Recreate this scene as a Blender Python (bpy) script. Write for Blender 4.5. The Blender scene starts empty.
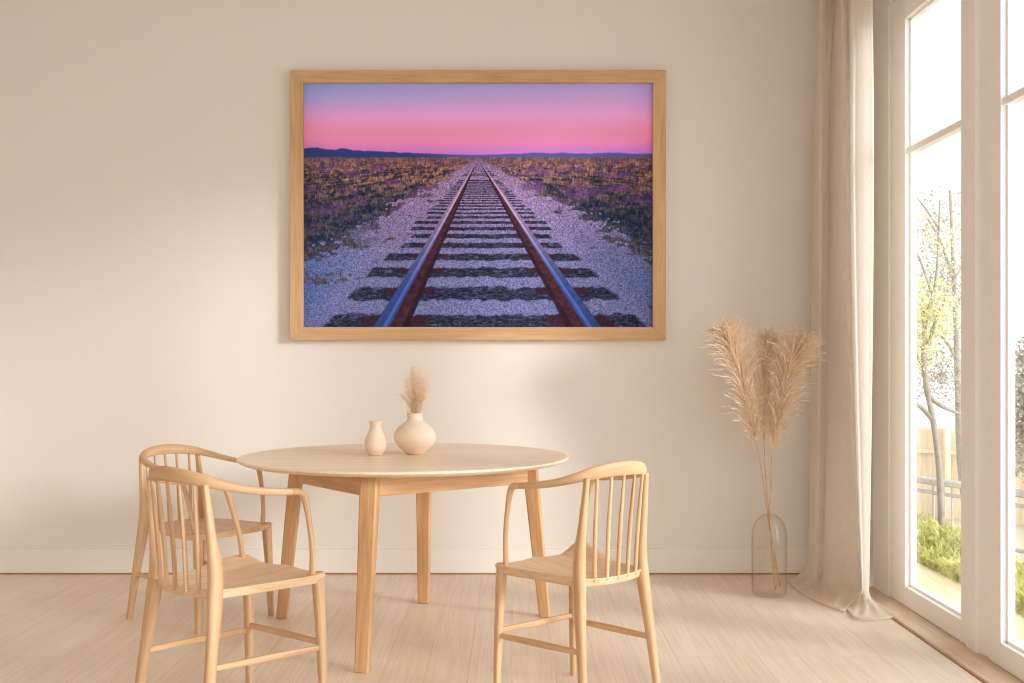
import bpy, bmesh, math, random
import numpy as np
from mathutils import Vector, Matrix
random.seed(7)
rng = np.random.default_rng(5)
sc = bpy.context.scene
COL = sc.collection
F, CX, CY, EYE = 1152.0, 512.0, 354.0, 1.181
WALL_Y, WIN_X = 6.18, 1.82

def at(px, py, Y):
    return Vector(((px - CX) * Y / F, Y, EYE - (py - CY) * Y / F))
def lin(c):
    c = np.asarray(c, float) / 255.0
    return np.where(c <= 0.04045, c / 12.92, ((c + 0.055) / 1.055) ** 2.4)
def L3(r, g, b):
    v = lin((r, g, b)); return (float(v[0]), float(v[1]), float(v[2]), 1.0)

# ------------------------------------------------------------------ materials
def new_mat(name):
    m = bpy.data.materials.new(name); m.use_nodes = True
    nt = m.node_tree; nt.nodes.clear()
    out = nt.nodes.new('ShaderNodeOutputMaterial')
    return m, nt, out
def N(nt, t, **kw):
    n = nt.nodes.new('ShaderNode' + t)
    for k, v in kw.items():
        if k in n.inputs: n.inputs[k].default_value = v
        else: setattr(n, k, v)
    return n
def coords(nt, kind='Object', scale=(1, 1, 1), rot=(0, 0, 0)):
    tc = N(nt, 'TexCoord'); mp = N(nt, 'Mapping')
    mp.inputs['Scale'].default_value = scale; mp.inputs['Rotation'].default_value = rot
    nt.links.new(tc.outputs[kind], mp.inputs['Vector']); return mp.outputs['Vector']
def ramp(nt, fac, stops):
    r = N(nt, 'ValToRGB'); e = r.color_ramp.elements
    while len(e) < len(stops): e.new(0.5)
    for i, (p, c) in enumerate(stops): e[i].position = p; e[i].color = c
    nt.links.new(fac, r.inputs['Fac']); return r.outputs['Color']
def mixc(nt, fac, a, b, mode='MIX'):
    m = N(nt, 'Mix', data_type='RGBA', blend_type=mode)
    for v, s in ((fac, m.inputs[0]), (a, m.inputs[6]), (b, m.inputs[7])):
        if hasattr(v, 'is_output'): nt.links.new(v, s)
        else: s.default_value = v
    return m.outputs[2]

def mat_plain(name, col, rough=0.6, noise=0.0, nscale=8.0, spec=0.3, bump=0.0, bscale=200.0):
    m, nt, out = new_mat(name)
    p = N(nt, 'BsdfPrincipled', Roughness=rough); p.inputs['Specular IOR Level'].default_value = spec
    v = coords(nt)
    n = N(nt, 'TexNoise', Scale=nscale, Detail=4.0); nt.links.new(v, n.inputs['Vector'])
    k = 1 - noise
    c = ramp(nt, n.outputs['Fac'], [(0.3, (col[0]*k, col[1]*k, col[2]*k, 1)), (0.7, col)])
    nt.links.new(c, p.inputs['Base Color'])
    if bump:
        b = N(nt, 'TexNoise', Scale=bscale, Detail=3.0); nt.links.new(v, b.inputs['Vector'])
        bp = N(nt, 'Bump', Strength=bump, Distance=0.002); nt.links.new(b.outputs['Fac'], bp.inputs['Height'])
        nt.links.new(bp.outputs['Normal'], p.inputs['Normal'])
    nt.links.new(p.outputs['BSDF'], out.inputs['Surface'])
    return m

def mat_wood(name, light, dark, kind='UV', axis=1, rough=0.45, fine=1.0):
    m, nt, out = new_mat(name)
    p = N(nt, 'BsdfPrincipled', Roughness=rough); p.inputs['Specular IOR Level'].default_value = 0.3
    s = [22 * fine] * 3; s[axis] = 1.6 * fine
    v = coords(nt, kind, tuple(s))
    n1 = N(nt, 'TexNoise', Scale=1.0, Detail=5.0, Roughness=0.6, Distortion=0.6); nt.links.new(v, n1.inputs['Vector'])
    s2 = [160 * fine] * 3; s2[axis] = 5 * fine
    v2 = coords(nt, kind, tuple(s2))
    n2 = N(nt, 'TexNoise', Scale=1.0, Detail=3.0); nt.links.new(v2, n2.inputs['Vector'])
    c1 = ramp(nt, n1.outputs['Fac'], [(0.32, dark), (0.5, tuple((a + b) / 2 for a, b in zip(light, dark))), (0.66, light)])
    k = ramp(nt, n2.outputs['Fac'], [(0.3, (0.86, 0.84, 0.82, 1)), (0.6, (1, 1, 1, 1))])
    c = mixc(nt, 1.0, c1, k, 'MULTIPLY')
    nt.links.new(c, p.inputs['Base Color'])
    nt.links.new(p.outputs['BSDF'], out.inputs['Surface'])
    return m

def mat_floor():
    m, nt, out = new_mat('floor_planks')
    p = N(nt, 'BsdfPrincipled', Roughness=0.4); p.inputs['Specular IOR Level'].default_value = 0.5
    v = coords(nt, 'Object', (1, 1, 1), (0, 0, math.pi / 2))
    br = N(nt, 'TexBrick', offset=0.37, offset_frequency=2)
    br.inputs['Scale'].default_value = 1.0
    br.inputs['Brick Width'].default_value = 1.9; br.inputs['Row Height'].default_value = 0.16
    br.inputs['Mortar Size'].default_value = 0.0009; br.inputs['Mortar Smooth'].default_value = 0.3
    br.inputs['Color1'].default_value = FLOOR_A; br.inputs['Color2'].default_value = FLOOR_B
    br.inputs['Mortar'].default_value = FLOOR_C
    nt.links.new(v, br.inputs['Vector'])
    v1 = coords(nt, 'Object', (16, 0.8, 16)); n1 = N(nt, 'TexNoise', Scale=1.0, Detail=6.0, Roughness=0.62, Distortion=0.5)
    nt.links.new(v1, n1.inputs['Vector'])
    v2 = coords(nt, 'Object', (95, 2.2, 95)); n2 = N(nt, 'TexNoise', Scale=1.0, Detail=3.0); nt.links.new(v2, n2.inputs['Vector'])
    a = ramp(nt, n1.outputs['Fac'], [(0.3, (0.93, 0.91, 0.885, 1)), (0.62, (1.0, 1.0, 1.0, 1))])
    b = ramp(nt, n2.outputs['Fac'], [(0.32, (0.90, 0.875, 0.85, 1)), (0.58, (1, 1, 1, 1))])
    c = mixc(nt, 1.0, br.outputs['Color'], a, 'MULTIPLY'); c = mixc(nt, 1.0, c, b, 'MULTIPLY')
    nt.links.new(c, p.inputs['Base Color'])
    bp = N(nt, 'Bump', Strength=0.25, Distance=0.001, invert=True); nt.links.new(br.outputs['Fac'], bp.inputs['Height'])
    nt.links.new(bp.outputs['Normal'], p.inputs['Normal'])
    nt.links.new(p.outputs['BSDF'], out.inputs['Surface'])
    return m

def mat_cloth(name, col, trans, tw=0.4):
    m, nt, out = new_mat(name)
    d = N(nt, 'BsdfDiffuse'); t = N(nt, 'BsdfTranslucent'); mx = N(nt, 'MixShader'); mx.inputs[0].default_value = tw
    v = coords(nt, 'UV', (1, 1, 1))
    w1 = N(nt, 'TexNoise', Scale=1.0, Detail=3.0); v1 = coords(nt, 'UV', (380, 14, 1)); nt.links.new(v1, w1.inputs['Vector'])
    w2 = N(nt, 'TexNoise', Scale=1.0, Detail=3.0); v2 = coords(nt, 'UV', (22, 300, 1)); nt.links.new(v2, w2.inputs['Vector'])
    a = ramp(nt, w1.outputs['Fac'], [(0.35, (0.94, 0.935, 0.93, 1)), (0.6, (1, 1, 1, 1))])
    b = ramp(nt, w2.outputs['Fac'], [(0.35, (0.94, 0.935, 0.93, 1)), (0.6, (1, 1, 1, 1))])
    ab = mixc(nt, 1.0, a, b, 'MULTIPLY')
    nt.links.new(mixc(nt, 1.0, ab, col, 'MULTIPLY'), d.inputs['Color'])
    nt.links.new(mixc(nt, 1.0, ab, trans, 'MULTIPLY'), t.inputs['Color'])
    nt.links.new(d.outputs[0], mx.inputs[1]); nt.links.new(t.outputs[0], mx.inputs[2])
    nt.links.new(mx.outputs[0], out.inputs['Surface'])
    return m

def mat_leaf(name, c1, c2, scale=3.0, tw=0.35):
    m, nt, out = new_mat(name)
    d = N(nt, 'BsdfDiffuse'); t = N(nt, 'BsdfTranslucent'); mx = N(nt, 'MixShader'); mx.inputs[0].default_value = tw
    v = coords(nt); n = N(nt, 'TexNoise', Scale=scale, Detail=4.0); nt.links.new(v, n.inputs['Vector'])
    c = ramp(nt, n.outputs['Fac'], [(0.35, c1), (0.65, c2)])
    nt.links.new(c, d.inputs['Color']); nt.links.new(c, t.inputs['Color'])
    nt.links.new(d.outputs[0], mx.inputs[1]); nt.links.new(t.outputs[0], mx.inputs[2])
    nt.links.new(mx.outputs[0], out.inputs['Surface'])
    return m

def mat_glass(name, tint, edge, gloss=0.25, blend=0.35):
    m, nt, out = new_mat(name)
    t = N(nt, 'BsdfTransparent'); g = N(nt, 'BsdfGlossy', Roughness=0.03)
    lw = N(nt, 'LayerWeight', Blend=blend)
    c = ramp(nt, lw.outputs['Facing'], [(0.6, tint), (1.0, edge)])
    n = N(nt, 'TexNoise', Scale=6.0); nt.links.new(coords(nt), n.inputs['Vector'])
    c = mixc(nt, 1.0, c, ramp(nt, n.outputs['Fac'], [(0.3, (0.985, 0.98, 0.975, 1)), (0.7, (1, 1, 1, 1))]), 'MULTIPLY')
    nt.links.new(c, t.inputs['Color'])
    pw = N(nt, 'Math', operation='POWER'); pw.inputs[1].default_value = 3.0; nt.links.new(lw.outputs['Facing'], pw.inputs[0])
    mth = N(nt, 'Math', operation='MULTIPLY_ADD'); mth.inputs[1].default_value = gloss; mth.inputs[2].default_value = 0.035
    nt.links.new(pw.outputs[0], mth.inputs[0])
    mx = N(nt, 'MixShader'); nt.links.new(mth.outputs[0], mx.inputs[0])
    nt.links.new(t.outputs[0], mx.inputs[1]); nt.links.new(g.outputs[0], mx.inputs[2])
    nt.links.new(mx.outputs[0], out.inputs['Surface'])
    return m

FLOOR_A, FLOOR_B, FLOOR_C = L3(240, 223, 206), L3(233, 214, 195), L3(206, 178, 152)
M = dict(
    wall=mat_plain('wall_plaster', L3(238, 232, 225), 0.85, 0.015, 3.0, 0.1, 0.06, 90),
    ceiling=mat_plain('ceiling_paint', L3(236, 229, 221), 0.9, 0.01),
    trim=mat_plain('white_trim_paint', L3(252, 250, 248), 0.45, 0.01, 6.0, 0.3),
    base=mat_plain('baseboard_paint', L3(241, 235, 228), 0.55, 0.01, 6.0, 0.3),
    gap=mat_plain('shadow_gap', L3(176, 134, 100), 0.9),
    floor=mat_floor(),
    sill=mat_wood('threshold_oak', L3(232, 208, 186), L3(216, 188, 163), 'Object', 1, 0.5),
    oak=mat_wood('pale_oak', L3(231, 196, 159), L3(203, 160, 117), 'UV', 1),
    oak_x=mat_wood('pale_oak_board', L3(242, 211, 178), L3(222, 184, 145), 'Object', 0),
    oak_top=mat_wood('pale_oak_table_top', L3(253, 235, 212), L3(246, 219, 190), 'Object', 0, 0.33, 0.8),
    oak_leg=mat_wood('table_leg_oak', L3(226, 184, 140), L3(198, 150, 104), 'UV', 1),
    frame=mat_wood('frame_oak', L3(224, 186, 143), L3(204, 163, 118), 'UV', 1, 0.5),
    vase=mat_plain('matte_ceramic', L3(246, 224, 202), 0.65, 0.03, 20.0, 0.25, 0.05, 150),
    pampas=mat_leaf('dry_pampas', L3(246, 224, 200), L3(255, 246, 232), 30.0, 0.4),
    pstem=mat_leaf('dry_stem', L3(212, 170, 128), L3(232, 198, 160), 30.0, 0.15),
    sprig=mat_leaf('dry_grass', L3(250, 230, 206), L3(255, 246, 232), 40.0, 0.5),
    glass=mat_glass('vase_glass', (0.99, 0.985, 0.975, 1), (0.88, 0.82, 0.74, 1), 0.30, 0.5),
    pane=mat_glass('window_glass', (0.97, 0.98, 0.97, 1), (0.95, 0.96, 0.95, 1), 0.2, 0.5),
    linen=mat_cloth('linen_curtain', L3(250, 238, 220), L3(255, 252, 250), 0.6),
    door_gap=mat_plain('door_gap_shade', L3(60, 45, 36), 0.8),  # dark tone for the shade below the door leaf
    metal=mat_plain('curtain_track_metal', L3(225, 215, 205), 0.4),
)

# ------------------------------------------------------------------ mesh helpers
def finish(name, bm, mat, parent=None, smooth=True, angle=35, bevel=0.0):
    me = bpy.data.meshes.new(name)
    bm.normal_update(); bm.to_mesh(me); bm.free()
    me.materials.append(mat)
    if smooth:
        me.shade_smooth()
        if angle: me.set_sharp_from_angle(angle=math.radians(angle))
    o = bpy.data.objects.new(name, me); COL.objects.link(o)
    if parent is not None: o.parent = parent
    if bevel:
        b = o.modifiers.new('edge', 'BEVEL'); b.width = bevel; b.segments = 2; b.limit_method = 'ANGLE'; b.angle_limit = math.radians(40)
    return o
def empty(name, loc=(0, 0, 0), rz=0.0, scale=1.0):
    o = bpy.data.objects.new(name, None); COL.objects.link(o)
    o.location = loc; o.rotation_euler = (0, 0, rz); o.scale = (scale,) * 3
    o.empty_display_size = 0.1
    return o
def tag(o, label, cat, group=None, kind=None):
    o['label'] = label; o['category'] = cat
    if group: o['group'] = group
    if kind: o['kind'] = kind
    return o
def structure(o): o['kind'] = 'structure'; return o
def uvl(bm): return bm.loops.layers.uv.verify()

def add_box(bm, lo, hi, grain=None):
    x0, y0, z0 = lo; x1, y1, z1 = hi
    v = [bm.verts.new(p) for p in ((x0,y0,z0),(x1,y0,z0),(x1,y1,z0),(x0,y1,z0),(x0,y0,z1),(x1,y0,z1),(x1,y1,z1),(x0,y1,z1))]
    fs = [bm.faces.new([v[i] for i in f]) for f in ((3,2,1,0),(4,5,6,7),(0,1,5,4),(1,2,6,5),(2,3,7,6),(3,0,4,7))]
    d = [x1-x0, y1-y0, z1-z0]
    g = d.index(max(d)) if grain is None else grain
    o = [i for i in range(3) if i != g]
    L = uvl(bm)
    for f in fs:
        for l in f.loops: l[L].uv = (l.vert.co[o[0]] + l.vert.co[o[1]], l.vert.co[g])
    return v
def box_obj(name, lo, hi, mat, parent=None, bevel=0.003, grain=None):
    bm = bmesh.new(); add_box(bm, lo, hi, grain)
    return finish(name, bm, mat, parent, True, 30, bevel)

def catmull(pts, n):
    P = [Vector(p) for p in pts]; out = []
    E = [2 * P[0] - P[1]] + P + [2 * P[-1] - P[-2]]
    for i in range(len(P) - 1):
        a, b, c, d = E[i:i + 4]
        for k in range(n):
            t = k / n
            out.append(0.5 * ((2*b) + (c-a)*t + (2*a-5*b+4*c-d)*t*t + (3*b-a-3*c+d)*t**3))
    out.append(P[-1]); return out
def lerp_list(vals, n):
    out = []
    for i in range(len(vals) - 1):
        for k in range(n):
            t = k / n; t = t*t*(3-2*t) * 0.5 + t * 0.5
            out.append(vals[i] * (1 - t) + vals[i + 1] * t)
    out.append(vals[-1]); return out

def add_tube(bm, pts, ra, rb=None, seg=12, up=(0, 0, 1), square=0.0):
    """sweep an oval (ra along 'side', rb along 'up') along pts, with grain uv running along it"""
    n = len(pts); pts = [Vector(p) for p in pts]
    ra = list(ra) if hasattr(ra, '__len__') else [ra] * n
    rb = ra if rb is None else (list(rb) if hasattr(rb, '__len__') else [rb] * n)
    L = uvl(bm); rings = []; dist = [0.0]
    for i in range(1, n): dist.append(dist[-1] + (pts[i] - pts[i-1]).length)
    off = random.random() * 7
    for i in range(n):
        t = (pts[min(i+1, n-1)] - pts[max(i-1, 0)]).normalized()
        u = Vector(up); u = u - t * u.dot(t)
        if u.length < 1e-4: u = Vector((1, 0, 0)) - t * t.x
        u.normalize(); s = t.cross(u)
        ring = []
        for k in range(seg):
            a = 2 * math.pi * (k + 0.5) / seg
            ca, sa = math.cos(a), math.sin(a)
            if square:
                e = 1 - square * 0.75
                ca = math.copysign(abs(ca) ** e, ca); sa = math.copysign(abs(sa) ** e, sa)
            ring.append(bm.verts.new(pts[i] + s * (ra[i] * ca) + u * (rb[i] * sa)))
        rings.append(ring)
    r0 = max(ra)
    for i in range(n - 1):
        for k in range(seg):
            k2 = (k + 1) % seg
            f = bm.faces.new((rings[i][k], rings[i+1][k], rings[i+1][k2], rings[i][k2]))
            us = (k * 2*math.pi*r0/seg, (k+1) * 2*math.pi*r0/seg)
            for l, (uu, vv) in zip(f.loops, ((us[0], dist[i]), (us[0], dist[i+1]), (us[1], dist[i+1]), (us[1], dist[i]))):
                l[L].uv = (uu + off, vv + off)
    for ring, rev in ((rings[0], False), (rings[-1], True)):
        f = bm.faces.new(ring[::-1] if rev else ring)
        for l in f.loops: l[L].uv = (l.vert.co.x + off, l.vert.co.y * 0.3)
    bmesh.ops.recalc_face_normals(bm, faces=bm.faces[:])
def tube_obj(name, pts, ra, mat, parent=None, rb=None, seg=14, up=(0, 0, 1), square=0.0):
    bm = bmesh.new(); add_tube(bm, pts, ra, rb, seg, up, square)
    return finish(name, bm, mat, parent, True, 50)

def add_lathe(bm, prof, seg=64, c=(0, 0, 0), closed_top=False, closed_bottom=True):
    rings = []
    for r, z in prof:
        if r < 1e-5: rings.append([bm.verts.new((c[0], c[1], c[2] + z))])
        else: rings.append([bm.verts.new((c[0] + r*math.cos(2*math.pi*k/seg), c[1] + r*math.sin(2*math.pi*k/seg), c[2] + z)) for k in range(seg)])
    for a, b in zip(rings[:-1], rings[1:]):
        for k in range(seg):
            k2 = (k + 1) % seg
            if len(a) == 1 and len(b) == 1: continue
            if len(a) == 1: bm.faces.new((a[0], b[k2], b[k]))
            elif len(b) == 1: bm.faces.new((a[k], a[k2], b[0]))
            else: bm.faces.new((a[k], a[k2], b[k2], b[k]))
    bmesh.ops.recalc_face_normals(bm, faces=bm.faces[:])
def smooth_profile(pts, n=8):
    return [(max(p.x, 0.0), p.y) for p in catmull([(r, z, 0) for r, z in pts], n)]

# ------------------------------------------------------------------ room shell
CEIL, BACKW, LEFT = 3.22, -1.6, -3.5
def shell(name, boxes, mat, bevel=0.0):
    bm = bmesh.new()
    for lo, hi in boxes: add_box(bm, lo, hi)
    return structure(finish(name, bm, mat, None, True, 30, bevel))
shell('floor', [((LEFT, BACKW, -0.12), (1.694, WALL_Y, 0.0))], M['floor'])
shell('ceiling', [((LEFT - .15, BACKW - .15, CEIL), (2.02, WALL_Y + .15, CEIL + .12))], M['ceiling'])
shell('wall_back', [((LEFT - .15, WALL_Y, -0.12), (2.02, WALL_Y + .15, CEIL))], M['wall'])
shell('wall_left', [((LEFT - .15, BACKW, -0.12), (LEFT, WALL_Y, CEIL))], M['wall'])
shell('wall_front', [((LEFT - .15, BACKW - .15, -0.12), (-0.7, BACKW, CEIL)), ((1.8, BACKW - .15, -0.12), (2.02, BACKW, CEIL)),
                     ((-0.7, BACKW - .15, -0.12), (1.8, BACKW, 0.1)), ((-0.7, BACKW - .15, 3.0), (1.8, BACKW, CEIL))], M['wall'])  # unseen opening behind the camera, added and sized for frontal fill light
Y_A, HEAD = 5.547, 2.86
posts = [(4.405, 4.598), (3.40, 3.21), (2.21, 2.02)]
shell('wall_right', [((1.835, 5.72, -0.12), (1.89, WALL_Y, CEIL)), ((1.835, 1.0, 2.97), (2.02, 5.72, CEIL)), ((1.835, BACKW, -0.12), (2.02, 1.0, CEIL))], M['wall'])
shell('baseboard_back', [((LEFT, WALL_Y - .014, 0.009), (1.835, WALL_Y, 0.138)), ((LEFT, WALL_Y - .009, 0.138), (1.835, WALL_Y, 0.15))], M['base'], 0.002)
shell('baseboard_left', [((LEFT, BACKW, 0.012), (LEFT + .014, WALL_Y - .014, 0.15))], M['base'])
shell('trim_1', [((LEFT, WALL_Y - .010, 0.0), (1.75, WALL_Y - .001, 0.010))], M['gap'])  # brown strip, colour stands in for the shade below the baseboard
# casing around the door set, side and head
shell('trim_2', [((1.815, Y_A + .003, 0.0), (1.878, 5.80, 2.97)), ((1.815, 1.0, HEAD + .003), (1.878, Y_A + .003, 2.97))], M['trim'], 0.004)
# threshold board
shell('trim_3', [((1.699, 1.0, -0.1), (2.03, 5.80, 0.012))], M['sill'], 0.003)
shell('trim_4', [((1.690, 1.0, -0.1), (1.700, 5.75, 0.0005))], M['gap'])  # same brown, painted for the dark gap along the threshold edge
def post(nm, y0, y1):
    bm = bmesh.new()
    sec = [(1.812, y1), (1.812, y1 - .085), (1.826, y1 - .095), (1.840, y0 + .006), (1.840, y0), (1.878, y0), (1.878, y1)]
    lo = [bm.verts.new((x, y, 0.012)) for x, y in sec]; hi = [bm.verts.new((x, y, HEAD + .003)) for x, y in sec]
    n = len(sec)
    for i in range(n): bm.faces.new((lo[i], lo[(i+1) % n], hi[(i+1) % n], hi[i]))
    bm.faces.new(lo[::-1]); bm.faces.new(hi); bmesh.ops.recalc_face_normals(bm, faces=bm.faces[:])
    structure(finish(nm, bm, M['trim'], None, True, 20))
post('trim_5', 4.407, 4.596); post('trim_6', 3.212, 3.398); post('trim_7', 2.022, 2.208)

def door(nm, y0, y1, gl0, gl1):
    """white glazed door leaf lying in the plane of the right wall, hinge side at y1 (far)"""
    root = structure(empty(nm, (WIN_X, (y0 + y1) / 2, 0.0)))
    oy = -(y0 + y1) / 2
    a, b, g0, g1 = y0 + oy, y1 + oy, gl0 + oy, gl1 + oy
    zb, zt, T = 0.104, 2.735, 0.055
    z0 = 0.014
    bm = bmesh.new()
    add_box(bm, (0, g1, z0), (T, b, HEAD)); add_box(bm, (0, a, z0), (T, g0, HEAD))
    add_box(bm, (0, g0, z0), (T, g1, zb)); add_box(bm, (0, g0, zt), (T, g1, HEAD))
    finish('frame', bm, M['trim'], root, True, 30, 0.0025)
    bm = bmesh.new(); q = 0.012                                       # inner glazing bead
    for lo, hi in (((.022, g1 - q, zb), (.05, g1, zt)), ((.022, g0, zb), (.05, g0 + q, zt)), ((.022, g0, zb), (.05, g1, zb + q)), ((.022, g0, zt - q), (.05, g1, zt))):
        add_box(bm, lo, hi)
    finish('glazing_bead', bm, M['trim'], root, True, 30, 0.002)
    box_obj('muntin', (0.008, g0, 2.107), (0.05, g1, 2.137), M['trim'], root, 0.004)
    box_obj('pane', (0.034, g0 + .004, zb + .004), (0.038, g1 - .004, 2.109), M['pane'], root, 0)
    box_obj('pane', (0.034, g0 + .004, 2.135), (0.038, g1 - .004, zt - .004), M['pane'], root, 0)
    return root
door('door_1', 4.600, 5.545, 4.672, 5.335)
door('door_2', 3.402, 4.403, 3.49, 4.292)
door('door_3', 2.212, 3.208, 2.30, 3.10)
door('door_4', 1.004, 2.018, 1.09, 1.91)
shell('trim_8', [((1.842, 3.402, 0.0125), (1.875, 4.403, 0.0138))], M['door_gap'])  # dark strip painting in the shade of the gap under the second door

# ------------------------------------------------------------------ curtain
def build_curtain():
    mid = [(812, 6.05), (815, 5.92), (822, 5.84), (828.5, 6.08), (829.5, 5.93), (836, 5.70), (844, 5.60), (849.5, 5.62), (847.5, 5.80), (850.5, 5.60), (856, 5.40), (864, 5.31), (871, 5.25), (874, 5.27), (872.5, 5.38)]
    S = [Vector(((px - CX) * Y / F, Y, 0)) for px, Y in mid]
    top = [(819, 6.0), (822, 5.90), (826, 6.0), (830, 5.88), (834, 5.98), (838, 5.83), (842, 5.66), (846, 5.74), (848, 5.76), (852, 5.55), (858, 5.42), (863, 5.38), (868, 5.34), (872, 5.33), (871, 5.42)]
    Tt = [Vector(((px - CX) * Y / F, Y, 0)) for px, Y in top]
    low = [(808, 6.05), (811, 5.94), (818, 5.88), (825, 6.06), (823.5, 5.92), (833, 5.70), (848, 5.60), (860, 5.50), (863, 5.47), (861.5, 5.52), (862.5, 5.44), (864.5, 5.36), (867, 5.29), (869, 5.28), (868.5, 5.38)]
    Bs = [Vector(((px - CX) * Y / F, Y, 0)) for px, Y in low]
    hem = [(788, 582.5), (794, 588.5), (802, 594.5), (812, 600), (820, 604), (830, 608), (838, 610.5), (845, 612.5), (846, 606), (848, 611), (854, 618.5), (862, 621), (876, 621.5), (890, 619.5), (899, 617)]
    H = []
    for px, py in hem:
        Y = EYE * F / (py - CY); H.append(Vector(((px - CX) * Y / F, Y, 0.014)))
    n = 8
    Sm, Tm, Bm_, Hm = (catmull(q, n) for q in (S, Tt, Bs, H))
    nu = len(Sm); rows = []
    for k in range(9):                                                  # heading to mid
        t = k / 9; e = t * t * (3 - 2 * t)
        rows.append([Tm[i].lerp(Sm[i], e) + Vector((0, 0, 3.13 - 1.0 * t)) for i in range(nu)])
    for k in range(14):
        t = k / 14; e = t ** 1.6
        rows.append([Sm[i].lerp(Bm_[i], e) + Vector((0, 0, 2.13 - 2.05 * t)) for i in range(nu)])
    for k in range(13):                                                 # bend onto the floor and run out to the hem
        t = k / 12; row = []
        for i in range(nu):
            p0 = Bm_[i] + Vector((0, 0, 0.08)); p1 = Bm_[i].lerp(Hm[i], 0.10) + Vector((0, 0, 0.014)); p2 = Hm[i]
            q = p0 * (1-t)**2 + p1 * (2*t*(1-t)) + p2 * t**2
            w = math.sin(math.pi * t) * 0.012 * math.sin(i * 0.55 + t * 3)
            q.z = max(q.z + max(w, -0.004) * (t > .15), 0.010); row.append(q)
        rows.append(row)
    bm = bmesh.new(); L = uvl(bm)
    V = [[bm.verts.new(p) for p in r] for r in rows]
    ulen = [0]
    for i in range(1, nu): ulen.append(ulen[-1] + (Sm[i] - Sm[i-1]).length)
    vlen = [0]
    for j in range(1, len(rows)): vlen.append(vlen[-1] + (rows[j][nu//2] - rows[j-1][nu//2]).length)
    for j in range(len(rows) - 1):
        for i in range(nu - 1):
            f = bm.faces.new((V[j][i], V[j+1][i], V[j+1][i+1], V[j][i+1]))
            for l, (a, b) in zip(f.loops, ((i, j), (i, j+1), (i+1, j+1), (i+1, j))): l[L].uv = (ulen[a], vlen[b])
    o = finish('linen_curtain', bm, M['linen'], None, True, 0)
    hb = bmesh.new(); add_tube(hb, [q_ + Vector((0, 0, -.004)) for q_ in rows[-1][::2]], .0045, .0045, 8)
    finish('hem', hb, M['linen'], o, True, 0)
    return tag(o, 'long beige linen curtain hanging beside the glass door and trailing on the floor', 'curtain')
build_curtain()
shell('trim_9', [((1.46, 5.05, 3.135), (1.82, 6.1, CEIL))], M['trim'])

# ------------------------------------------------------------------ picture
def vnoise(x, y, seed=0):
    r = np.random.default_rng(seed); T = r.random((256, 256))
    xi, yi = np.floor(x).astype(int), np.floor(y).astype(int); fx, fy = x - xi, y - yi
    fx, fy = fx*fx*(3-2*fx), fy*fy*(3-2*fy)
    g = lambda a, b: T[a % 256, b % 256]
    return (g(xi, yi)*(1-fx)+g(xi+1, yi)*fx)*(1-fy) + (g(xi, yi+1)*(1-fx)+g(xi+1, yi+1)*fx)*fy
def fbm(x, y, o=4, seed=0):
    s, a, t = 0, 1.0, 0
    for k in range(o): s = s + a * vnoise(x * 2**k, y * 2**k, seed + k); t += a; a *= 0.55
    return s / t
def sstep(a, b, x): t = np.clip((x - a) / (b - a), 0, 1); return t*t*(3-2*t)
def mixn(a, b, f): return a * (1 - f[..., None]) + b * f[..., None]
def C(*c): return np.array(c, float)

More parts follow.
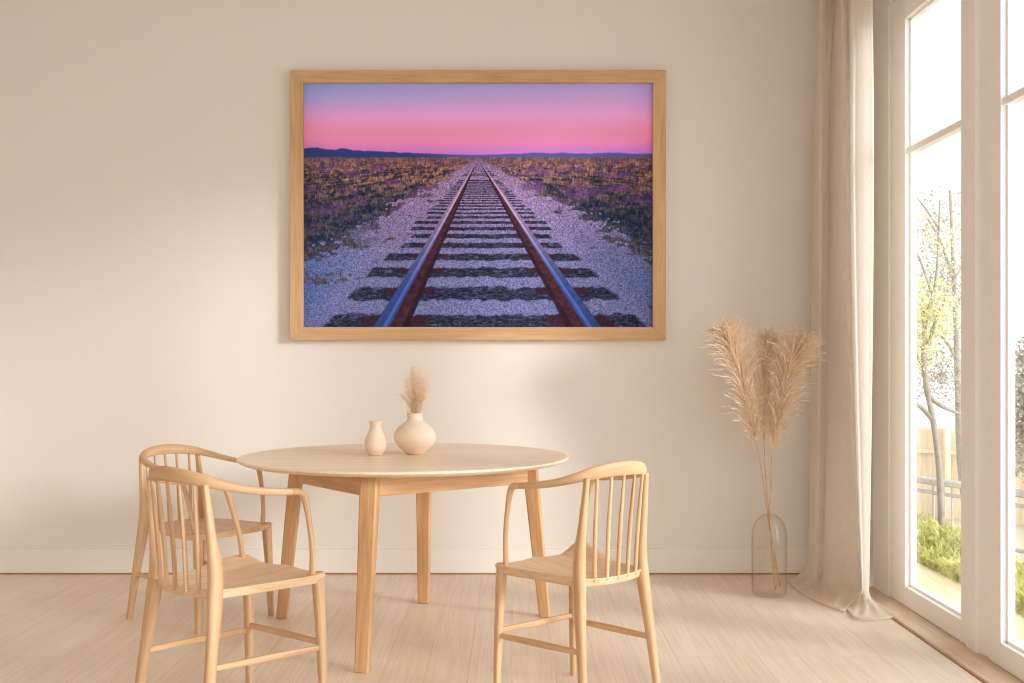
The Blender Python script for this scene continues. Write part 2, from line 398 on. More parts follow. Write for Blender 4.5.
def print_colours(W, H):
    """a railway line running to the horizon at dusk, in the pixels of the hung print (303..653 x 82..327)"""
    x = np.linspace(303, 653, W)[None, :].repeat(H, 0); y = np.linspace(82, 327, H)[:, None].repeat(W, 1)
    n = fbm(x * .5, y * .5, 3, 3)
    u = (x - 303) / 350
    # sky
    top = mixn(C(142, 152, 212), C(178, 156, 214), u); mid = mixn(C(226, 154, 200), C(238, 156, 198), u)
    low = mixn(C(238, 138, 172), C(248, 136, 168), u); hz = mixn(C(206, 118, 184), C(196, 122, 200), u)
    s = mixn(top, mid, sstep(78, 124, y)); s = mixn(s, low, sstep(110, 136, y)); s = mixn(s, hz, sstep(136, 153, y))
    s = s + (fbm(x * .9, y * .9, 2, 9) - .5)[..., None] * 5
    img = s
    # far hills
    hl = 154 - sstep(470, 303, x) * 4.0 - fbm(x * .07, x * 0, 4, 21) * 4.0 * sstep(480, 330, x) - fbm(x * .06 + 30, x * 0, 4, 5) * 2.8 * sstep(480, 520, x)
    img = mixn(img, mixn(C(48, 62, 112), C(92, 90, 150), sstep(400, 480, x) * .8), sstep(-.6, .6, y - hl))
    # ground plane
    g = sstep(155.6, 157.2, y); dy = np.maximum(y - 156.5, 0.6); dr = np.maximum(y - 158, 0.4)
    gx = (x - 478) / dy; lx = gx * 5; lz = np.log(dy)
    clump = fbm(lx * .55 + 7, lz * 9, 4, 31); tuft = fbm(x * .22, y * .34, 4, 41); fine = fbm(x * 1.3, y * 1.0, 3, 51); blade = fbm(x * .9, y * .35, 2, 57)
    far = sstep(215, 160, y)
    shadow = mixn(C(36, 46, 70), C(62, 54, 70), far)
    dry = mixn(C(134, 104, 96), C(184, 122, 98), far)
    tip = np.clip(sstep(.36, .62, clump * .5 + tuft * .5) * (.50 + .50 * far), 0, 1)
    grass = mixn(shadow, dry, tip) * (0.05 + 0.98 * fine + .86 * blade)[..., None]
    pur = sstep(.57, .68, fbm(x * .045 + 11, y * .16, 3, 61)) * sstep(160, 168, y) * sstep(226, 196, y)
    grass = mixn(grass, C(112, 66, 132) * (.7 + .6 * fine)[..., None], pur * .55)
    # ballast
    grain = rng.random(x.shape); grain2 = fbm(x * 1.2, y * 1.4, 2, 71)
    gcol = mixn(C(186, 146, 190), C(142, 140, 190), sstep(175, 290, y)); gcol = mixn(gcol, C(92, 118, 178), np.clip(sstep(370, 303, x) * .3 * sstep(200, 290, y) + sstep(1.0, 1.3, abs(gx)) * sstep(200, 320, y) * .6, 0, 1))
    gcol = gcol * (0.26 + 0.56 * grain + .56 * grain2)[..., None]
    left = x < 478
    edge = abs(gx) + (clump - .5) * 1.3 + (tuft - .5) * 1.3
    lim = np.where(left, 1.50, 1.72)
    f = sstep(lim + .10, lim - .10, edge)
    patch = sstep(.46, .60, fbm(x * .03 + 3, y * .075, 4, 81)) * sstep(195, 245, y) * left
    f = np.clip(np.maximum(f, patch * .8 * (1 - tip * .5)), 0, 1)
    gr = mixn(grass, gcol, f)
    hz_ = sstep(172, 157, y)[..., None]; gr = gr * (1 - hz_ * .55) + C(128, 88, 104) * hz_ * .55
    # sleepers, each a little crooked
    ph = (1 / dr - .00607) / .00138; row = np.round(ph); d = ph - row
    jag = (fbm(x * .12 + row * 9, row * 3.0 + y * .1, 3, 91) - .5) * .22
    half = .96 + (vnoise(row * 1.7, row * 0 + 2, 5) - .5) * .16
    qx = (x - 478) / dr - .04
    slp = sstep(.29, .22, abs(d + jag)) * sstep(half + .02, half - .02, abs(qx) + jag * .3) * sstep(164, 172, y) * (dr > 1)
    scol = mixn(C(28, 30, 50), C(68, 66, 90), sstep(.35, .7, fbm(x * .3, y * 1.6, 3, 95)))
    buried = sstep(.62, .75, fbm(x * .2, y * .5, 3, 99)) * .5
    gr = mixn(gr, scol * (.65 + .6 * grain2)[..., None], slp * (.97 - buried))
    # steel: foot and web in rusty shade, head catching the sky
    for side, cen in ((-1, -.545), (1, .655)):
        q = ((x - 478) / dr - cen) * side                              # grows outwards from the track
        pl = sstep(.205, .185, abs(q + .03)) * sstep(.17, .12, abs(d - .09 + jag * .4)) * sstep(205, 240, y)
        gr = mixn(gr, C(72, 38, 56) * (.55 + .6 * grain2)[..., None], pl * .9)
        foot = sstep(.070, .060, abs(q + .065)) * (dr > 1)
        gr = mixn(gr, np.broadcast_to(C(54, 30, 44), img.shape) * (.6 + .5 * tuft)[..., None], foot * .95)
        web = sstep(.052, .042, abs(q + .045)) * (dr > 1)
        gr = mixn(gr, np.broadcast_to(C(92, 48, 58), img.shape) * (.45 + .7 * tuft)[..., None], web)
        head = sstep(.052, .044, abs(q - .030)) * (dr > 1)
        hc = mixn(C(190, 142, 164), C(58, 78, 136), sstep(175, 300, y))
        gr = mixn(gr, hc * (0.8 + .3 * tuft)[..., None], head)
        shine = sstep(.018, .006, abs(q - .012)) * (dr > 1); gr = mixn(gr, np.clip(hc * 1.5, 0, 235), shine * .7)
    img = mixn(img, gr * 0.90, g)
    img = img * (1 - 0.06 * sstep(0.8, 1.0, np.abs(u - .5) * 2))[..., None]
    return np.clip(img, 0, 255)

PRINT_GAIN = np.array([1.26, 1.42, 1.66])
def build_picture():
    Yf, Yp = WALL_Y - 0.055, WALL_Y - 0.028
    root = empty('framed_picture', (at(478, 205, WALL_Y).x, WALL_Y, at(478, 340, Yf).z))
    ox, oy, oz = root.location
    outer = [at(290, 340, Yf), at(666, 340, Yf), at(666, 70, Yf), at(290, 70, Yf)]
    inner = [at(303, 327, Yf), at(653, 327, Yf), at(653, 82.5, Yf), at(303, 82.5, Yf)]
    for k in range(4):                                                  # four mitred mouldings
        bm = bmesh.new(); L = uvl(bm); k2 = (k + 1) % 4
        a, b, c, d = outer[k], outer[k2], inner[k2], inner[k]
        loc = lambda p, y: (p.x - ox, y - oy, p.z - oz)
        fr = [bm.verts.new(loc(p, Yf)) for p in (a, b, c, d)]; bk = [bm.verts.new(loc(p, WALL_Y - .002)) for p in (a, b, c, d)]
        bm.faces.new(fr); bm.faces.new(bk[::-1])
        for i in range(4): bm.faces.new((fr[(i+1) % 4], fr[i], bk[i], bk[(i+1) % 4]))
        bmesh.ops.recalc_face_normals(bm, faces=bm.faces[:])
        hor = k in (0, 2)
        for f in bm.faces:
            for l in f.loops:
                x, y, z = l.vert.co; l[L].uv = ((z + y + k * 3), x) if hor else ((x + y + k * 3), z)
        finish('moulding', bm, M['frame'], root, True, 30, 0.0015)
    W, H = 700, 490
    img = np.minimum(lin(print_colours(W, H)) * PRINT_GAIN, 0.97)
    p0, p1 = at(302, 328, Yf), at(654, 81.5, Yf)
    xs = np.linspace(p0.x, p1.x, W) - ox; zs = np.linspace(p1.z, p0.z, H) - oz
    X, Z = np.meshgrid(xs, zs)
    co = np.stack([X, np.full_like(X, Yp - oy), Z], -1).reshape(-1, 3).astype(np.float32)
    idx = np.arange(W * H).reshape(H, W)
    quads = np.stack([idx[1:, :-1], idx[1:, 1:], idx[:-1, 1:], idx[:-1, :-1]], -1).reshape(-1, 4).astype(np.int32)
    me = bpy.data.meshes.new('print')
    me.vertices.add(len(co)); me.vertices.foreach_set('co', co.ravel())
    me.loops.add(quads.size); me.loops.foreach_set('vertex_index', quads.ravel())
    me.polygons.add(len(quads)); me.polygons.foreach_set('loop_start', np.arange(0, quads.size, 4, dtype=np.int32))
    me.update(calc_edges=True)
    ca = me.color_attributes.new('ink', 'FLOAT_COLOR', 'POINT')
    rgba = np.concatenate([img.reshape(-1, 3), np.ones((W * H, 1))], 1).astype(np.float32)
    ca.data.foreach_set('color', rgba.ravel())
    m, nt, out = new_mat('printed_paper')
    p = N(nt, 'BsdfPrincipled', Roughness=0.7); p.inputs['Specular IOR Level'].default_value = 0.12
    a = N(nt, 'Attribute', attribute_name='ink'); nt.links.new(a.outputs['Color'], p.inputs['Base Color'])
    nt.links.new(p.outputs['BSDF'], out.inputs['Surface'])
    me.materials.append(m)
    o = bpy.data.objects.new('print', me); COL.objects.link(o); o.parent = root
    o['label'] = 'print of a railway line running to a pink dusk horizon'
    box_obj('backing_board', (p0.x - ox + .002, WALL_Y - .026 - oy, p0.z - oz + .002), (p1.x - ox - .002, WALL_Y - .004 - oy, p1.z - oz - .002), M['gap'], root, 0)
    return tag(root, 'large oak framed print of railway tracks at pink dusk hanging on the wall', 'picture')
build_picture()

# ------------------------------------------------------------------ table
def build_table():
    cx, cy, R, TOP = -0.457, 4.893, 0.696, 0.75
    root = empty('round_dining_table', (cx, cy, 0))
    bm = bmesh.new()
    add_lathe(bm, [(0, TOP - .030), (R - .10, TOP - .030), (R - .028, TOP - .022), (R - .006, TOP - .013), (R, TOP - .008), (R - .002, TOP - .002), (R - .006, TOP), (0, TOP)], 128)
    finish('tabletop', bm, M['oak_top'], root, True, 25)
    legs = [((-.536, 4.36), (-.556, 4.285)), ((-.905, 4.86), (-1.03, 5.16)), ((-.405, 5.30), (-.418, 5.47)), ((.075, 4.83), (.148, 5.19))]
    def leg(top, foot):
        t = Vector((top[0] - cx, top[1] - cy, TOP - .029)); f = Vector((foot[0] - cx, foot[1] - cy, 0))
        bm = bmesh.new(); L = uvl(bm)
        rad = Vector((t.x, t.y, 0)).normalized(); sd = Vector((-rad.y, rad.x, 0))
        rings = []
        for c, wr, ws in ((f, .024, .026), (f.lerp(t, .5), .027, .030), (f.lerp(t, .82), .029, .033), (t, .029, .033)):
            rings.append([bm.verts.new(c + rad * (wr * a) + sd * (ws * b)) for a, b in ((-1, -1), (1, -1), (1, 1), (-1, 1))])
        for i in range(3):
            for k in range(4): bm.faces.new((rings[i][k], rings[i][(k+1) % 4], rings[i+1][(k+1) % 4], rings[i+1][k]))
        bm.faces.new(rings[0][::-1]); bm.faces.new(rings[-1]); bmesh.ops.recalc_face_normals(bm, faces=bm.faces[:])
        for fc in bm.faces:
            for l in fc.loops:
                p = l.vert.co; w_ = p - f.lerp(t, p.z / t.z); l[L].uv = (w_.dot(rad) + w_.dot(sd) + foot[0] * 7, p.z + foot[1])
        finish('leg', bm, M['oak_leg'], root, True, 30, 0.005)
    for a in legs: leg(*a)
    order = [legs[1][0], legs[0][0], legs[3][0], legs[2][0]]
    for i in range(4):                                                  # apron boards run from leg to leg
        a = Vector((order[i][0] - cx, order[i][1] - cy, 0)); b = Vector((order[(i+1) % 4][0] - cx, order[(i+1) % 4][1] - cy, 0))
        d = (b - a).normalized(); nrm = Vector((-d.y, d.x, 0)) * .011
        a = a + d * .02; b = b - d * .02
        bm = bmesh.new(); L = uvl(bm)
        vs = [bm.verts.new(p + q + Vector((0, 0, z))) for z in (TOP - .110, TOP - .0295) for p, q in ((a, -nrm), (b, -nrm), (b, nrm), (a, nrm))]
        for f in ((3,2,1,0),(4,5,6,7),(0,1,5,4),(1,2,6,5),(2,3,7,6),(3,0,4,7)): bm.faces.new([vs[k] for k in f])
        for fc in bm.faces:
            for l in fc.loops: l[L].uv = (l.vert.co.z + i, (l.vert.co - a).dot(d))
        finish('apron', bm, M['oak_leg'], root, True, 30, 0.002)
    return tag(root, 'round pale oak dining table with four square tapered legs holding two vases', 'table')
build_table()

# ------------------------------------------------------------------ chairs
def build_chair(loc, deg, scale, label, lip_l, lip_r, sx=1.0, sy=1.0):
    root = empty('spindle_armchair', (loc[0], loc[1], 0), math.radians(deg), scale)
    root.scale = (scale * sx, scale * sy, scale)
    # saddle seat
    bm = bmesh.new(); NX, NY = 26, 28; top, bot = [], []
    for i in range(NX + 1):
        s = i / NX; rt, rb_ = [], []
        hw = .180 + .052 * s - .010 * (1 - s) ** 6 - .008 * s ** 14
        for j in range(NY + 1):
            t = -1 + 2 * j / NY
            x0 = -.212 - .030 * (1 - t * t); x1 = .226 + .012 * (1 - t * t)
            x = x0 + (x1 - x0) * s; y = hw * t
            bowl = (1 - abs(t) ** 3) * math.sin(math.pi * min(1, (s * .9 + .05))) ** .8
            z = .452 - .016 * bowl + .006 * math.exp(-(t / .22) ** 2) * s
            if lip_l: z += lip_l * sstep1(.62, .98, t) * sstep1(.35, .85, s) * (1 - .5 * sstep1(.95, 1, s))
            if lip_r: z += lip_r * sstep1(.62, .98, -t) * sstep1(.35, .85, s) * (1 - .5 * sstep1(.95, 1, s))
            e = max(abs(t), abs(2 * s - 1)) ** 6
            rt.append(bm.verts.new((x, y, z))); 
            ins = 1 - .045; rb_.append(bm.verts.new((.007 + (x - .007) * ins, y * ins, .414 + .008 * e)))
        top.append(rt); bot.append(rb_)
    for i in range(NX):
        for j in range(NY):
            bm.faces.new((top[i][j], top[i+1][j], top[i+1][j+1], top[i][j+1])); bm.faces.new((bot[i][j], bot[i][j+1], bot[i+1][j+1], bot[i+1][j]))
    for j in range(NY):
        bm.faces.new((top[0][j], top[0][j+1], bot[0][j+1], bot[0][j])); bm.faces.new((top[NX][j+1], top[NX][j], bot[NX][j], bot[NX][j+1]))
    for i in range(NX):
        bm.faces.new((top[i+1][0], top[i][0], bot[i][0], bot[i+1][0])); bm.faces.new((top[i][NY], top[i+1][NY], bot[i+1][NY], bot[i][NY]))
    bmesh.ops.recalc_face_normals(bm, faces=bm.faces[:])
    finish('seat', bm, M['oak_x'], root, True, 45, 0.003)
    O = M['oak']
    for sd in (1, -1):
        # rear leg sweeping up into the back post
        pts = catmull([(-.262, sd*.206, 0), (-.232, sd*.192, .22), (-.205, sd*.176, .42), (-.200, sd*.170, .52), (-.216, sd*.168, .64), (-.232, sd*.163, .78)], 5)
        tube_obj('rear_leg', pts, lerp_list([.0135, .0175, .0225, .0215, .0150, .0105], 5), O, root, lerp_list([.014, .019, .026, .024, .0145, .011], 5), 16, (1, 0, 0), .25)
        fp = catmull([(.222, sd*.214, 0), (.216, sd*.209, .22), (.208, sd*.203, .40), (.206, sd*.202, .456)], 5)
        tube_obj('front_leg', fp, lerp_list([.0120, .0160, .0195, .0185], 5), O, root, None, 16, (1, 0, 0), .5)
        ap = catmull([(.045, sd*.232, .737), (.096, sd*.231, .734), (.123, sd*.228, .715), (.148, sd*.222, .645), (.174, sd*.210, .54), (.184, sd*.198, .442)], 6)
        tube_obj('arm_post', ap, lerp_list([.014, .0145, .0135, .0105, .0100, .0115], 6), O, root, lerp_list([.010, .0115, .012, .0105, .0100, .0115], 6), 12, (0, 0, 1))
    rail = [(.060, -.2325, .738), (-.03, -.230, .746), (-.12, -.213, .760), (-.195, -.182, .779), (-.238, -.135, .794), (-.262, -.07, .803), (-.270, 0, .806)]
    rail = rail + [(x, -y, z) for x, y, z in rail[-2::-1]]
    wid = [.0135, .0150, .0165, .0160, .0140, .0125, .0120]; hei = [.0105, .0120, .0130, .0165, .0210, .0235, .0245]
    wid += wid[-2::-1]; hei += hei[-2::-1]
    tube_obj('arm_rail', catmull(rail, 8), lerp_list(wid, 8), O, root, lerp_list(hei, 8), 18, (0, 0, 1), .35)
    for k in range(5):
        f = (k - 2) / 2
        a = Vector((-.222 - .014 * (1 - f*f), f * .112, .438)); b = Vector((-.262 - .008 * (1 - f*f) + .012 * f*f, f * .126, .792))
        m = a.lerp(b, .45) + Vector((.004, 0, 0))
        tube_obj('spindle', catmull([a, m, b], 5), lerp_list([.0078, .0082, .0058], 5), O, root, None, 10, (1, 0, 0))
    for sd in (1, -1):
        tube_obj('stretcher', [(-.231, sd*.191, .218), (-.01, sd*.200, .212), (.216, sd*.209, .205)], [.0075, .0085, .0075], O, root, [.0095, .0115, .0095], 12, (0, 0, 1), .5)
    tube_obj('stretcher', [(.215, -.207, .222), (.215, 0, .222), (.215, .207, .222)], [.0075, .0085, .0075], O, root, [.0095, .0115, .0095], 12, (0, 0, 1), .5)
    return tag(root, label, 'chair', 'spindle back armchairs around the round table')
def sstep1(a, b, x):
    t = min(1, max(0, (x - a) / (b - a))); return t*t*(3-2*t)
build_chair((-.915, 3.80), 50, 1.0, 'pale oak spindle armchair in front of the table, its back to the open floor', .022, 0, .95, .93)
build_chair((.214, 3.97), 131, 1.0, 'pale oak spindle armchair between the round table and the pampas vase', 0, .042, .88, .86)
build_chair((-1.385, 5.16), -35, .92, 'pale oak spindle armchair tucked at the far side of the table, nearest the back wall', 0, 0, 1.06, 1.05)

# ------------------------------------------------------------------ vases on the table
def lathe_obj(name, loc, prof, mat):
    bm = bmesh.new(); add_lathe(bm, prof, 72)
    o = finish(name, bm, mat, None, True, 50); o.location = loc; return o
p = at(375.5, 454.5, 4.90)
sv = smooth_profile([(0, .001), (.026, .001), (.031, .006), (.0445, .028), (.0465, .052), (.040, .080), (.027, .108), (.0225, .124), (.025, .137), (.0295, .145)], 7)
sv += smooth_profile([(.0295, .145), (.0275, .1455), (.020, .126), (.022, .110), (.034, .080), (.038, .04), (0, .02)], 6)
tag(lathe_obj('bud_vase', (p.x, 4.90, .75), sv, M['vase']), 'small empty beige ceramic vase with flared lip on the table', 'vase')
q = at(415, 452, 4.96)
bv = smooth_profile([(0, .001), (.033, .001), (.043, .008), (.070, .032), (.086, .055), (.0905, .074), (.0865, .093), (.074, .113), (.055, .130), (.037, .144), (.0325, .156), (.0345, .169), (.0365, .175)], 7)
bv += smooth_profile([(.0365, .175), (.034, .1755), (.029, .157), (.034, .142), (.06, .12), (.082, .08), (.06, .03), (0, .02)], 6)
tag(lathe_obj('round_vase', (q.x, 4.96, .75), bv, M['vase']), 'squat round bellied beige ceramic vase holding dried grass on the table', 'vase')

def strand(bm, pts, r0, r1, seg=3):
    n = len(pts); rings = []
    for i, c in enumerate(pts):
        t = (pts[min(i+1, n-1)] - pts[max(i-1, 0)])
        t = t.normalized() if t.length > 1e-9 else Vector((0, 0, 1))
        u = t.orthogonal().normalized(); s = t.cross(u); r = r0 + (r1 - r0) * i / (n - 1)
        rings.append([bm.verts.new(c + (u * math.cos(2*math.pi*k/seg) + s * math.sin(2*math.pi*k/seg)) * r) for k in range(seg)])
    for a, b in zip(rings[:-1], rings[1:]):
        for k in range(seg): bm.faces.new((a[k], a[(k+1) % seg], b[(k+1) % seg], b[k]))
    bm.faces.new(rings[-1]); bm.faces.new(rings[0][::-1])

def build_sprig():
    base = Vector((q.x, 4.96, .75 + .05)); root = empty('dried_grass_bunch', base)
    bs, bh = bmesh.new(), bmesh.new()
    for k in range(24):
        tx = random.uniform(-.062, .078); ty = random.uniform(-.05, .05); tz = random.uniform(.19, .335) - abs(tx - .015) * .7
        a = Vector((random.uniform(-.012, .012), random.uniform(-.012, .012), 0)); nk = Vector((random.uniform(-.018, .018), random.uniform(-.018, .018), .115)); e = Vector((tx, ty, tz))
        sp = catmull([a, nk, nk.lerp(e, .5) + Vector((tx * .08, 0, .008)), e], 6)
        strand(bs, sp, .0009, .0005)
        for i in range(7, len(sp)):
            for j in range(6):
                c = sp[i]; d = Vector((random.gauss(0, 1), random.gauss(0, 1), random.uniform(.1, 1.5))).normalized() * random.uniform(.012, .038)
                mid = c + d * .55 + Vector((0, 0, .003)); strand(bh, [c, mid, c + d + Vector((0, 0, random.uniform(-.006, .004)))], .0006, .0007)
    finish('stem', bs, M['sprig'], root, False); finish('seed_head', bh, M['sprig'], root, False)
    tag(root, 'wispy dried grass bunch standing in the round ceramic vase on the table', 'dried grass')
build_sprig()

# ------------------------------------------------------------------ glass bottle and pampas
vx, vy = 1.255, 5.62
def build_bottle():
    s = .00488
    prof = smooth_profile([(0, .004), (.066, .004), (.079, .010), (.084, .030), (.085, .12), (.085, .28), (.080, .330), (.066, .366), (.044, .388), (.030, .397), (.026, .402)], 7)
    prof += smooth_profile([(.026, .402), (.024, .401), (.042, .384), (.063, .362), (.076, .328), (.081, .28), (.081, .12), (.080, .035), (.072, .020), (0, .018)], 6)
    o = lathe_obj('glass_bottle_vase', (vx, vy, 0), prof, M['glass'])
    tag(o, 'clear domed glass floor vase holding tall pampas stems beside the curtain', 'vase')
build_bottle()

def build_pampas(pix, stem_pix, label, count, wide, seed, dY):
    rnd = random.Random(seed)
    Y = vy
    sp = [at(px, py, Y + dy) for px, py, dy in stem_pix]
    root = empty('pampas_grass_stem', sp[0]); o = sp[0]
    spine = [at(px, py, Y + dY * (i / (len(pix) - 1))) for i, (px, py) in enumerate(pix)]
    bs = bmesh.new(); strand(bs, [p_ - o for p_ in catmull(sp + spine[:2], 8)], .0038, .0026, 6)
    finish('stem', bs, M['pstem'], root, True, 0)
    cur = [p_ - o for p_ in catmull(spine, 12)]; n = len(cur)
    strand_b = bmesh.new(); strand(strand_b, cur, .0022, .0008, 4)
    for k in range(count):
        u = rnd.random() ** .9; f = u * (n - 1.001); i = int(f); c = cur[i].lerp(cur[i+1], f - i)
        t = (cur[min(i+1, n-1)] - cur[max(i-1, 0)]).normalized()
        a = rnd.uniform(0, 2 * math.pi); s1 = t.orthogonal().normalized(); s2 = t.cross(s1)
        out = s1 * math.cos(a) + s2 * math.sin(a)
        env = (math.sin(math.pi * min(1, (u * .86 + .12))) ** .75) * wide
        ln = env * rnd.uniform(.6, 1.25) + .02; ang = rnd.uniform(.25, .75)
        d = t * math.cos(ang) + out * math.sin(ang)
        curl = rnd.uniform(.15, .6) * ln
        p1 = c + d * ln * .4; p2 = c + d * ln * .75 + out * curl * .12; p3 = c + d * ln + out * curl * .35 - Vector((0, 0, curl * .30))
        p3 += Vector((rnd.gauss(0, .006), rnd.gauss(0, .006), rnd.gauss(0, .006)))
        strand(strand_b, [c, p1, p2, p3], .0015, .0012)
        for h in range(3):
            g = rnd.uniform(.3, .95); w = (p1.lerp(p2, (g - .4) / .35) if g < .75 else p2.lerp(p3, (g - .75) / .25))
            e = (d + Vector((rnd.gauss(0, .7), rnd.gauss(0, .7), rnd.gauss(0, .5)))).normalized() * rnd.uniform(.012, .030)
            strand(strand_b, [w, w + e * .6, w + e - Vector((0, 0, .003))], .0009, .0007)
    finish('plume', strand_b, M['pampas'], root, False)
    tag(root, label, 'pampas grass', 'pampas stems in the floor vase')
build_pampas([(757.5, 448), (749, 410), (739, 370), (731, 345), (727, 333)], [(777.5, 588, -.01), (772, 545, 0), (768.5, 519, 0), (763, 480, 0)],
             'beige pampas plume leaning away from the curtain, in the domed glass vase', 700, .150, 1, -.03)
build_pampas([(764, 440), (764, 410), (765, 375), (766, 350), (767, 342)], [(775, 590, .03), (771, 545, .01), (769.5, 519, .006), (766, 480, .03)],
             'shorter upright pampas plume standing between two leaning ones', 560, .125, 2, .10)
build_pampas([(772, 458), (778, 420), (787, 380), (795, 355), (801, 342)], [(780, 586, .02), (773, 545, 0), (770, 519, -.006), (771, 485, -.01)],
             'wide pampas plume leaning towards the linen curtain', 780, .155, 3, -.06)

# ------------------------------------------------------------------ garden seen through the doors
G = dict(
    ground=mat_plain('garden_soil', L3(200, 190, 165), 0.9, 0.15, 2.0),
    deck=mat_wood('deck_board', L3(250, 236, 206), L3(236, 212, 170), 'Object', 1, 0.7, 0.7),
    hedge=mat_leaf('hedge_leaf', L3(166, 168, 92), L3(226, 222, 146), 6.0),
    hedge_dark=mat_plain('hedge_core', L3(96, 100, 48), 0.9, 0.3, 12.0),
    leaf_y=mat_leaf('young_leaf', L3(204, 204, 140), L3(236, 232, 188), 2.0),
    leaf_g=mat_leaf('grey_leaf', L3(160, 154, 142), L3(206, 199, 187), 2.0),  # both leaf tones paled, overexposed daylight put into the colour
    bark=mat_plain('bark', L3(176, 164, 154), 0.9, 0.35, 20.0, 0.1, 0.4, 60),
    fence=mat_wood('fence_wood', L3(250, 232, 208), L3(232, 208, 178), 'UV', 1, 0.8),
    rail=mat_plain('weathered_rail', L3(216, 206, 198), 0.7, 0.3, 25.0),
)
shell('ground', [((2.03, 1.0, -0.95), (16, 30, -0.75))], G['ground'])
shell('exterior_deck', [((2.03, 0.5, -0.30), (2.78, 9.6, -0.15))], G['deck'])

def leaf_cards(bm, c, n, sx, sy, sz, size, shell_bias=0.5, up=0.0):
    for k in range(n):
        d = Vector((random.gauss(0, 1), random.gauss(0, 1), random.gauss(0, 1))).normalized() * (random.random() ** shell_bias)
        p_ = Vector((c[0] + d.x * sx, c[1] + d.y * sy, c[2] + d.z * sz))
        a = Vector((random.gauss(0, 1), random.gauss(0, 1), random.gauss(0, 1) + up)).normalized(); b = a.orthogonal().normalized()
        b.rotate(Matrix.Rotation(random.uniform(0, 6.28), 3, a)); s = size * random.uniform(.6, 1.3)
        v = [bm.verts.new(p_ + q_) for q_ in (a * -s, b * (s * .45), a * s, b * (-s * .45))]
        bm.faces.new(v)
def build_hedge():
    bm = bmesh.new()
    y0, y1 = 2.5, 9.5; yy = y0
    for k in range(19000):
        y = random.uniform(y0, y1); x = 2.62 + random.uniform(0, .5)
        zt = -.03 + .03 * math.sin(y * 5.1) + .03 * math.sin(y * 2.3 + 1)
        z = random.uniform(-.17, zt); 
        if random.random() < .6: x = 2.60 + random.random() ** 2 * .2
        a = Vector((random.gauss(-.2, .5), random.gauss(0, .5), random.uniform(.3, 1.2))).normalized(); s = random.uniform(.02, .055)
        b = a.cross(Vector((random.gauss(0, 1), random.gauss(0, 1), random.gauss(0, .4)))).normalized()
        c = Vector((x, y, z)); v = [bm.verts.new(c + q_) for q_ in (a * -s, b * s * .28, a * s, b * -s * .28)]; bm.faces.new(v)
    o = finish('garden_hedge', bm, G['hedge'], None, False)
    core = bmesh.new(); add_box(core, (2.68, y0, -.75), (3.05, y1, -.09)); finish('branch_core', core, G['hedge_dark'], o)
    return tag(o, 'low yellow green leafy hedge growing along the deck outside the glass doors', 'hedge', None, None)
build_hedge()

def build_railing():
    X0, Y0, X1, Y1 = 3.62, 10.6, 4.55, 8.4
    a, b = Vector((X0, Y0, 0)), Vector((X1 + .6, Y1 - 1.4, 0)); a = a + (a - b) * .25
    root = empty('garden_railing', (a.x, a.y, -.75)); d = (b - a); n = 22
    T = lambda f, z: d * f + Vector((0, 0, z + .75))
    tube_obj('rail', [T(0, .045), T(1, .045)], .05, G['rail'], root, .03, 8, (0, 0, 1), .6)
    tube_obj('rail', [T(0, -.055), T(1, -.055)], .02, G['rail'], root, .016, 8, (0, 0, 1), .6)
    tube_obj('rail', [T(0, -.42), T(1, -.42)], .02, G['rail'], root, .018, 8, (0, 0, 1), .6)
    for k in range(n + 1):
        tube_obj('baluster', [T(k / n, -.75), T(k / n, .03)], .011 if k % 4 else .03, G['rail'], root, None, 8)
    tag(root, 'weathered grey garden railing with thin balusters behind the hedge', 'railing')
build_railing()
def build_fence():
    a = Vector((4.3, 14.2, 0)); b = Vector((7.6, 11.5, 0)); root = empty('timber_fence', (a.x, a.y, -.75)); d = b - a; n = 24
    u = d.normalized(); nr = Vector((-u.y, u.x, 0))
    bm = bmesh.new()
    for k in range(n):
        p0, p1 = d * (k / n) + u * .004, d * ((k + 1) / n) - u * .004
        vs = [bm.verts.new(p_ + q_ + Vector((0, 0, z))) for z in (0, 1.02 + .012 * (k % 3)) for p_, q_ in ((p0, -nr * .01), (p1, -nr * .01), (p1, nr * .01), (p0, nr * .01))]
        for f in ((3,2,1,0),(4,5,6,7),(0,1,5,4),(1,2,6,5),(2,3,7,6),(3,0,4,7)): bm.faces.new([vs[i] for i in f])
    L = uvl(bm)
    for f in bm.faces:
        for l in f.loops: l[L].uv = (l.vert.co.x * 2, l.vert.co.z)
    finish('boards', bm, G['fence'], root, False)
    for k in range(5): tube_obj('post', [d * (k / 4) - nr * .06, d * (k / 4) - nr * .06 + Vector((0, 0, 1.06))], .05, G['fence'], root, None, 4, (1, 0, 0))
    tube_obj('rail', [-nr * .04 + Vector((0, 0, .78)), d - nr * .04 + Vector((0, 0, .78))], .03, G['fence'], root, None, 4)
    tag(root, 'pale timber board fence standing far behind the garden railing', 'fence')
build_fence()

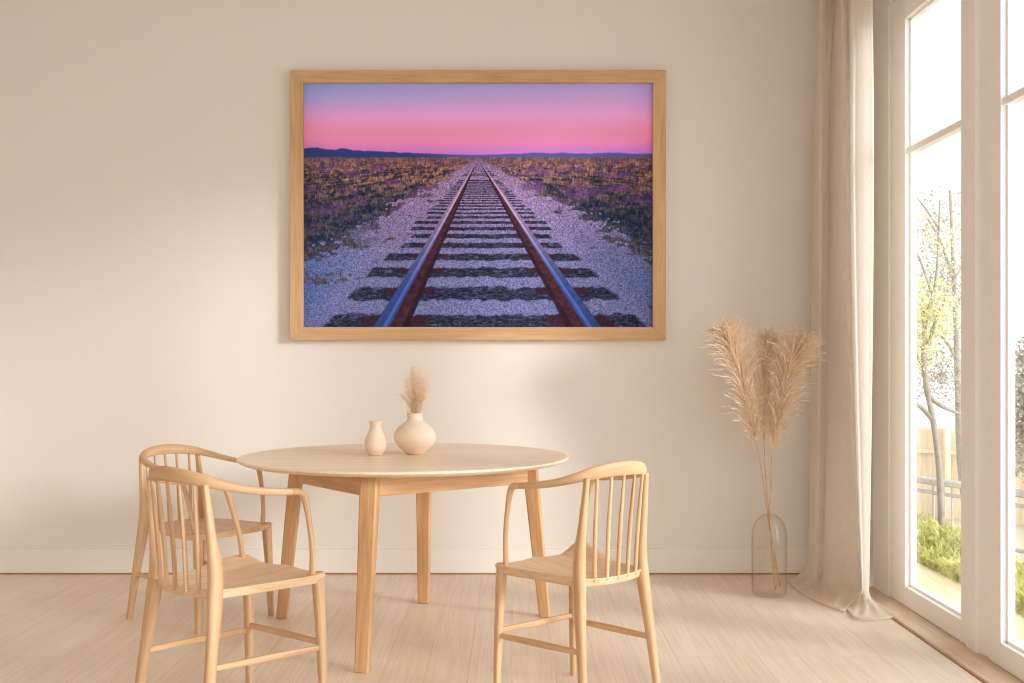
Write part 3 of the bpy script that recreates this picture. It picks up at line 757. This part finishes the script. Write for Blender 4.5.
def build_tree(name, label, base, branches, crowns, leaf):
    root = empty(name, base); B = Vector(base)
    for i, (pts, r0, r1) in enumerate(branches):
        pts = [Vector(p_) - B for p_ in pts]; cm = catmull(pts, 6)
        tube_obj('trunk' if i == 0 else 'branch', cm, [r0 + (r1 - r0) * k / (len(cm) - 1) for k in range(len(cm))], G['bark'], root, None, 8, (1, 0, 0))
    bm = bmesh.new()
    for c, n, s, sz in crowns: leaf_cards(bm, Vector(c) - B, n, s[0], s[1], s[2], sz, .55)
    finish('foliage', bm, leaf, root, False)
    tag(root, label, 'tree')
P = lambda px, py, Y=9.2: tuple(at(px, py, Y))
tb = at(942, 560, 9.2)
build_tree('young_garden_tree', 'slender forked young tree standing behind the railing outside the first glass door',
    (tb.x, 9.2, -.75),
    [([(tb.x, 9.2, -.75), P(941, 500), P(938, 455), P(933, 420), P(928, 395)], .030, .020),
     ([P(933, 420), P(922, 408), P(908, 398), P(900, 392)], .02, .012),
     ([P(928, 395), P(940, 405), P(955, 412), P(975, 418)], .02, .010),
     ([P(928, 395), P(924, 360), P(926, 320), P(936, 280), P(940, 200)], .026, .006),
     ([P(926, 350), P(940, 310), P(960, 270), P(985, 230)], .016, .006),
     ([P(926, 372), P(910, 340), P(905, 300)], .014, .006),
     ([P(934, 300), P(920, 260), P(905, 235)], .012, .005),
     ([P(940, 230), P(925, 208), P(915, 195)], .010, .004)],
    [(P(925, 312), 1900, (.30, .3, .30), .017), (P(915, 350), 700, (.28, .3, .2), .016), (P(935, 240), 500, (.34, .3, .4), .014)], G['leaf_y'])
build_tree('tall_garden_tree', 'tall grey leaved tree with sparse crown behind the slender forked tree',
    (4.35, 10.8, -.75),
    [([(4.35, 10.8, -.75), P(962, 470, 10.8), P(958, 380, 10.8), P(955, 300, 10.8), P(950, 190, 10.8)], .05, .012),
     ([P(957, 360, 10.8), P(945, 340, 10.8), P(930, 330, 10.8)], .02, .006), ([P(954, 280, 10.8), P(940, 240, 10.8), P(925, 215, 10.8)], .018, .005),
     ([P(955, 310, 10.8), P(970, 280, 10.8), P(985, 240, 10.8)], .02, .006)],
    [(P(945, 290, 10.8), 2600, (.46, .4, .70), .018), (P(940, 375, 10.8), 1300, (.44, .4, .30), .018), (P(945, 220, 10.8), 700, (.42, .4, .34), .016)], G['leaf_g'])
build_tree('dense_garden_tree', 'dense grey green tree filling the view through the second glass door',
    (4.35, 9.4, -.75),
    [([(4.35, 9.4, -.75), P(1046, 480, 9.4), P(1050, 400, 9.4), P(1048, 330, 9.4)], .07, .03),
     ([P(1050, 400, 9.4), P(1030, 370, 9.4), P(1015, 350, 9.4)], .03, .01)],
    [(P(1046, 410, 9.4), 9000, (.42, .4, .66), .024)], G['leaf_g'])

# ------------------------------------------------------------------ light
SKY_LOW, SKY_HIGH = 2.1, 5.6
w = bpy.data.worlds.new('World'); sc.world = w; w.use_nodes = True
nt = w.node_tree; bg = nt.nodes['Background']
tcw = N(nt, 'TexCoord'); dp = N(nt, 'VectorMath', operation='DOT_PRODUCT')          # hazy sky, brighter round the sun
nt.links.new(tcw.outputs['Generated'], dp.inputs[0]); dp.inputs[1].default_value = Vector((.85, -.50, .30)).normalized()
mr = N(nt, 'MapRange', interpolation_type='SMOOTHSTEP')
for k_, v_ in (('From Min', 0.15), ('From Max', 1.0), ('To Min', SKY_LOW), ('To Max', SKY_HIGH)): mr.inputs[k_].default_value = v_
nt.links.new(dp.outputs['Value'], mr.inputs['Value']); nt.links.new(mr.outputs['Result'], bg.inputs['Strength'])
bg.inputs['Color'].default_value = (0.95, 0.98, 1.0, 1)
ld = bpy.data.lights.new('sun', 'SUN'); ld.energy = 3.6; ld.angle = math.radians(11); ld.color = (1.0, 0.995, 0.99)
lo = bpy.data.objects.new('sun', ld); COL.objects.link(lo)
d = Vector((-1, .68, -.28)).normalized(); lo.rotation_euler = d.to_track_quat('-Z', 'Y').to_euler(); lo.location = (8, -4, 6)
def portal(name, loc, rot, sx, sy):
    l = bpy.data.lights.new(name, 'AREA'); l.shape = 'RECTANGLE'; l.size = sx; l.size_y = sy; l.cycles.is_portal = True
    o = bpy.data.objects.new(name, l); COL.objects.link(o); o.location = loc; o.rotation_euler = rot
portal('portal_right', (2.06, 3.3, 1.45), (0, math.pi / 2, 0), 2.9, 4.6)
portal('portal_front', (.55, BACKW - .2, 1.55), (math.pi / 2, 0, 0), 2.5, 2.9)

cam = bpy.data.cameras.new('camera'); co = bpy.data.objects.new('camera', cam); COL.objects.link(co)
co.location = (0, 0, EYE); co.rotation_euler = (math.pi / 2, 0, 0)
cam.sensor_width = 36; cam.lens = F * 36 / 1024; cam.shift_y = (CY - 341.5) / 1024; cam.clip_start = 0.05; cam.clip_end = 200
sc.camera = co
vs = sc.view_settings
sc.display_settings.display_device = 'sRGB'
vs.view_transform = 'Standard'; vs.look = 'None'; vs.exposure = -0.48; vs.gamma = 1.0; vs.use_curve_mapping = False
cy = sc.cycles
cy.use_denoising = True
try: cy.denoiser = 'OPENIMAGEDENOISE'
except Exception: pass
cy.max_bounces = 12; cy.diffuse_bounces = 6; cy.glossy_bounces = 4; cy.transmission_bounces = 8; cy.transparent_max_bounces = 24
cy.sample_clamp_indirect = 8.0
cy.pixel_filter_type = 'BLACKMAN_HARRIS'; cy.filter_width = 1.15
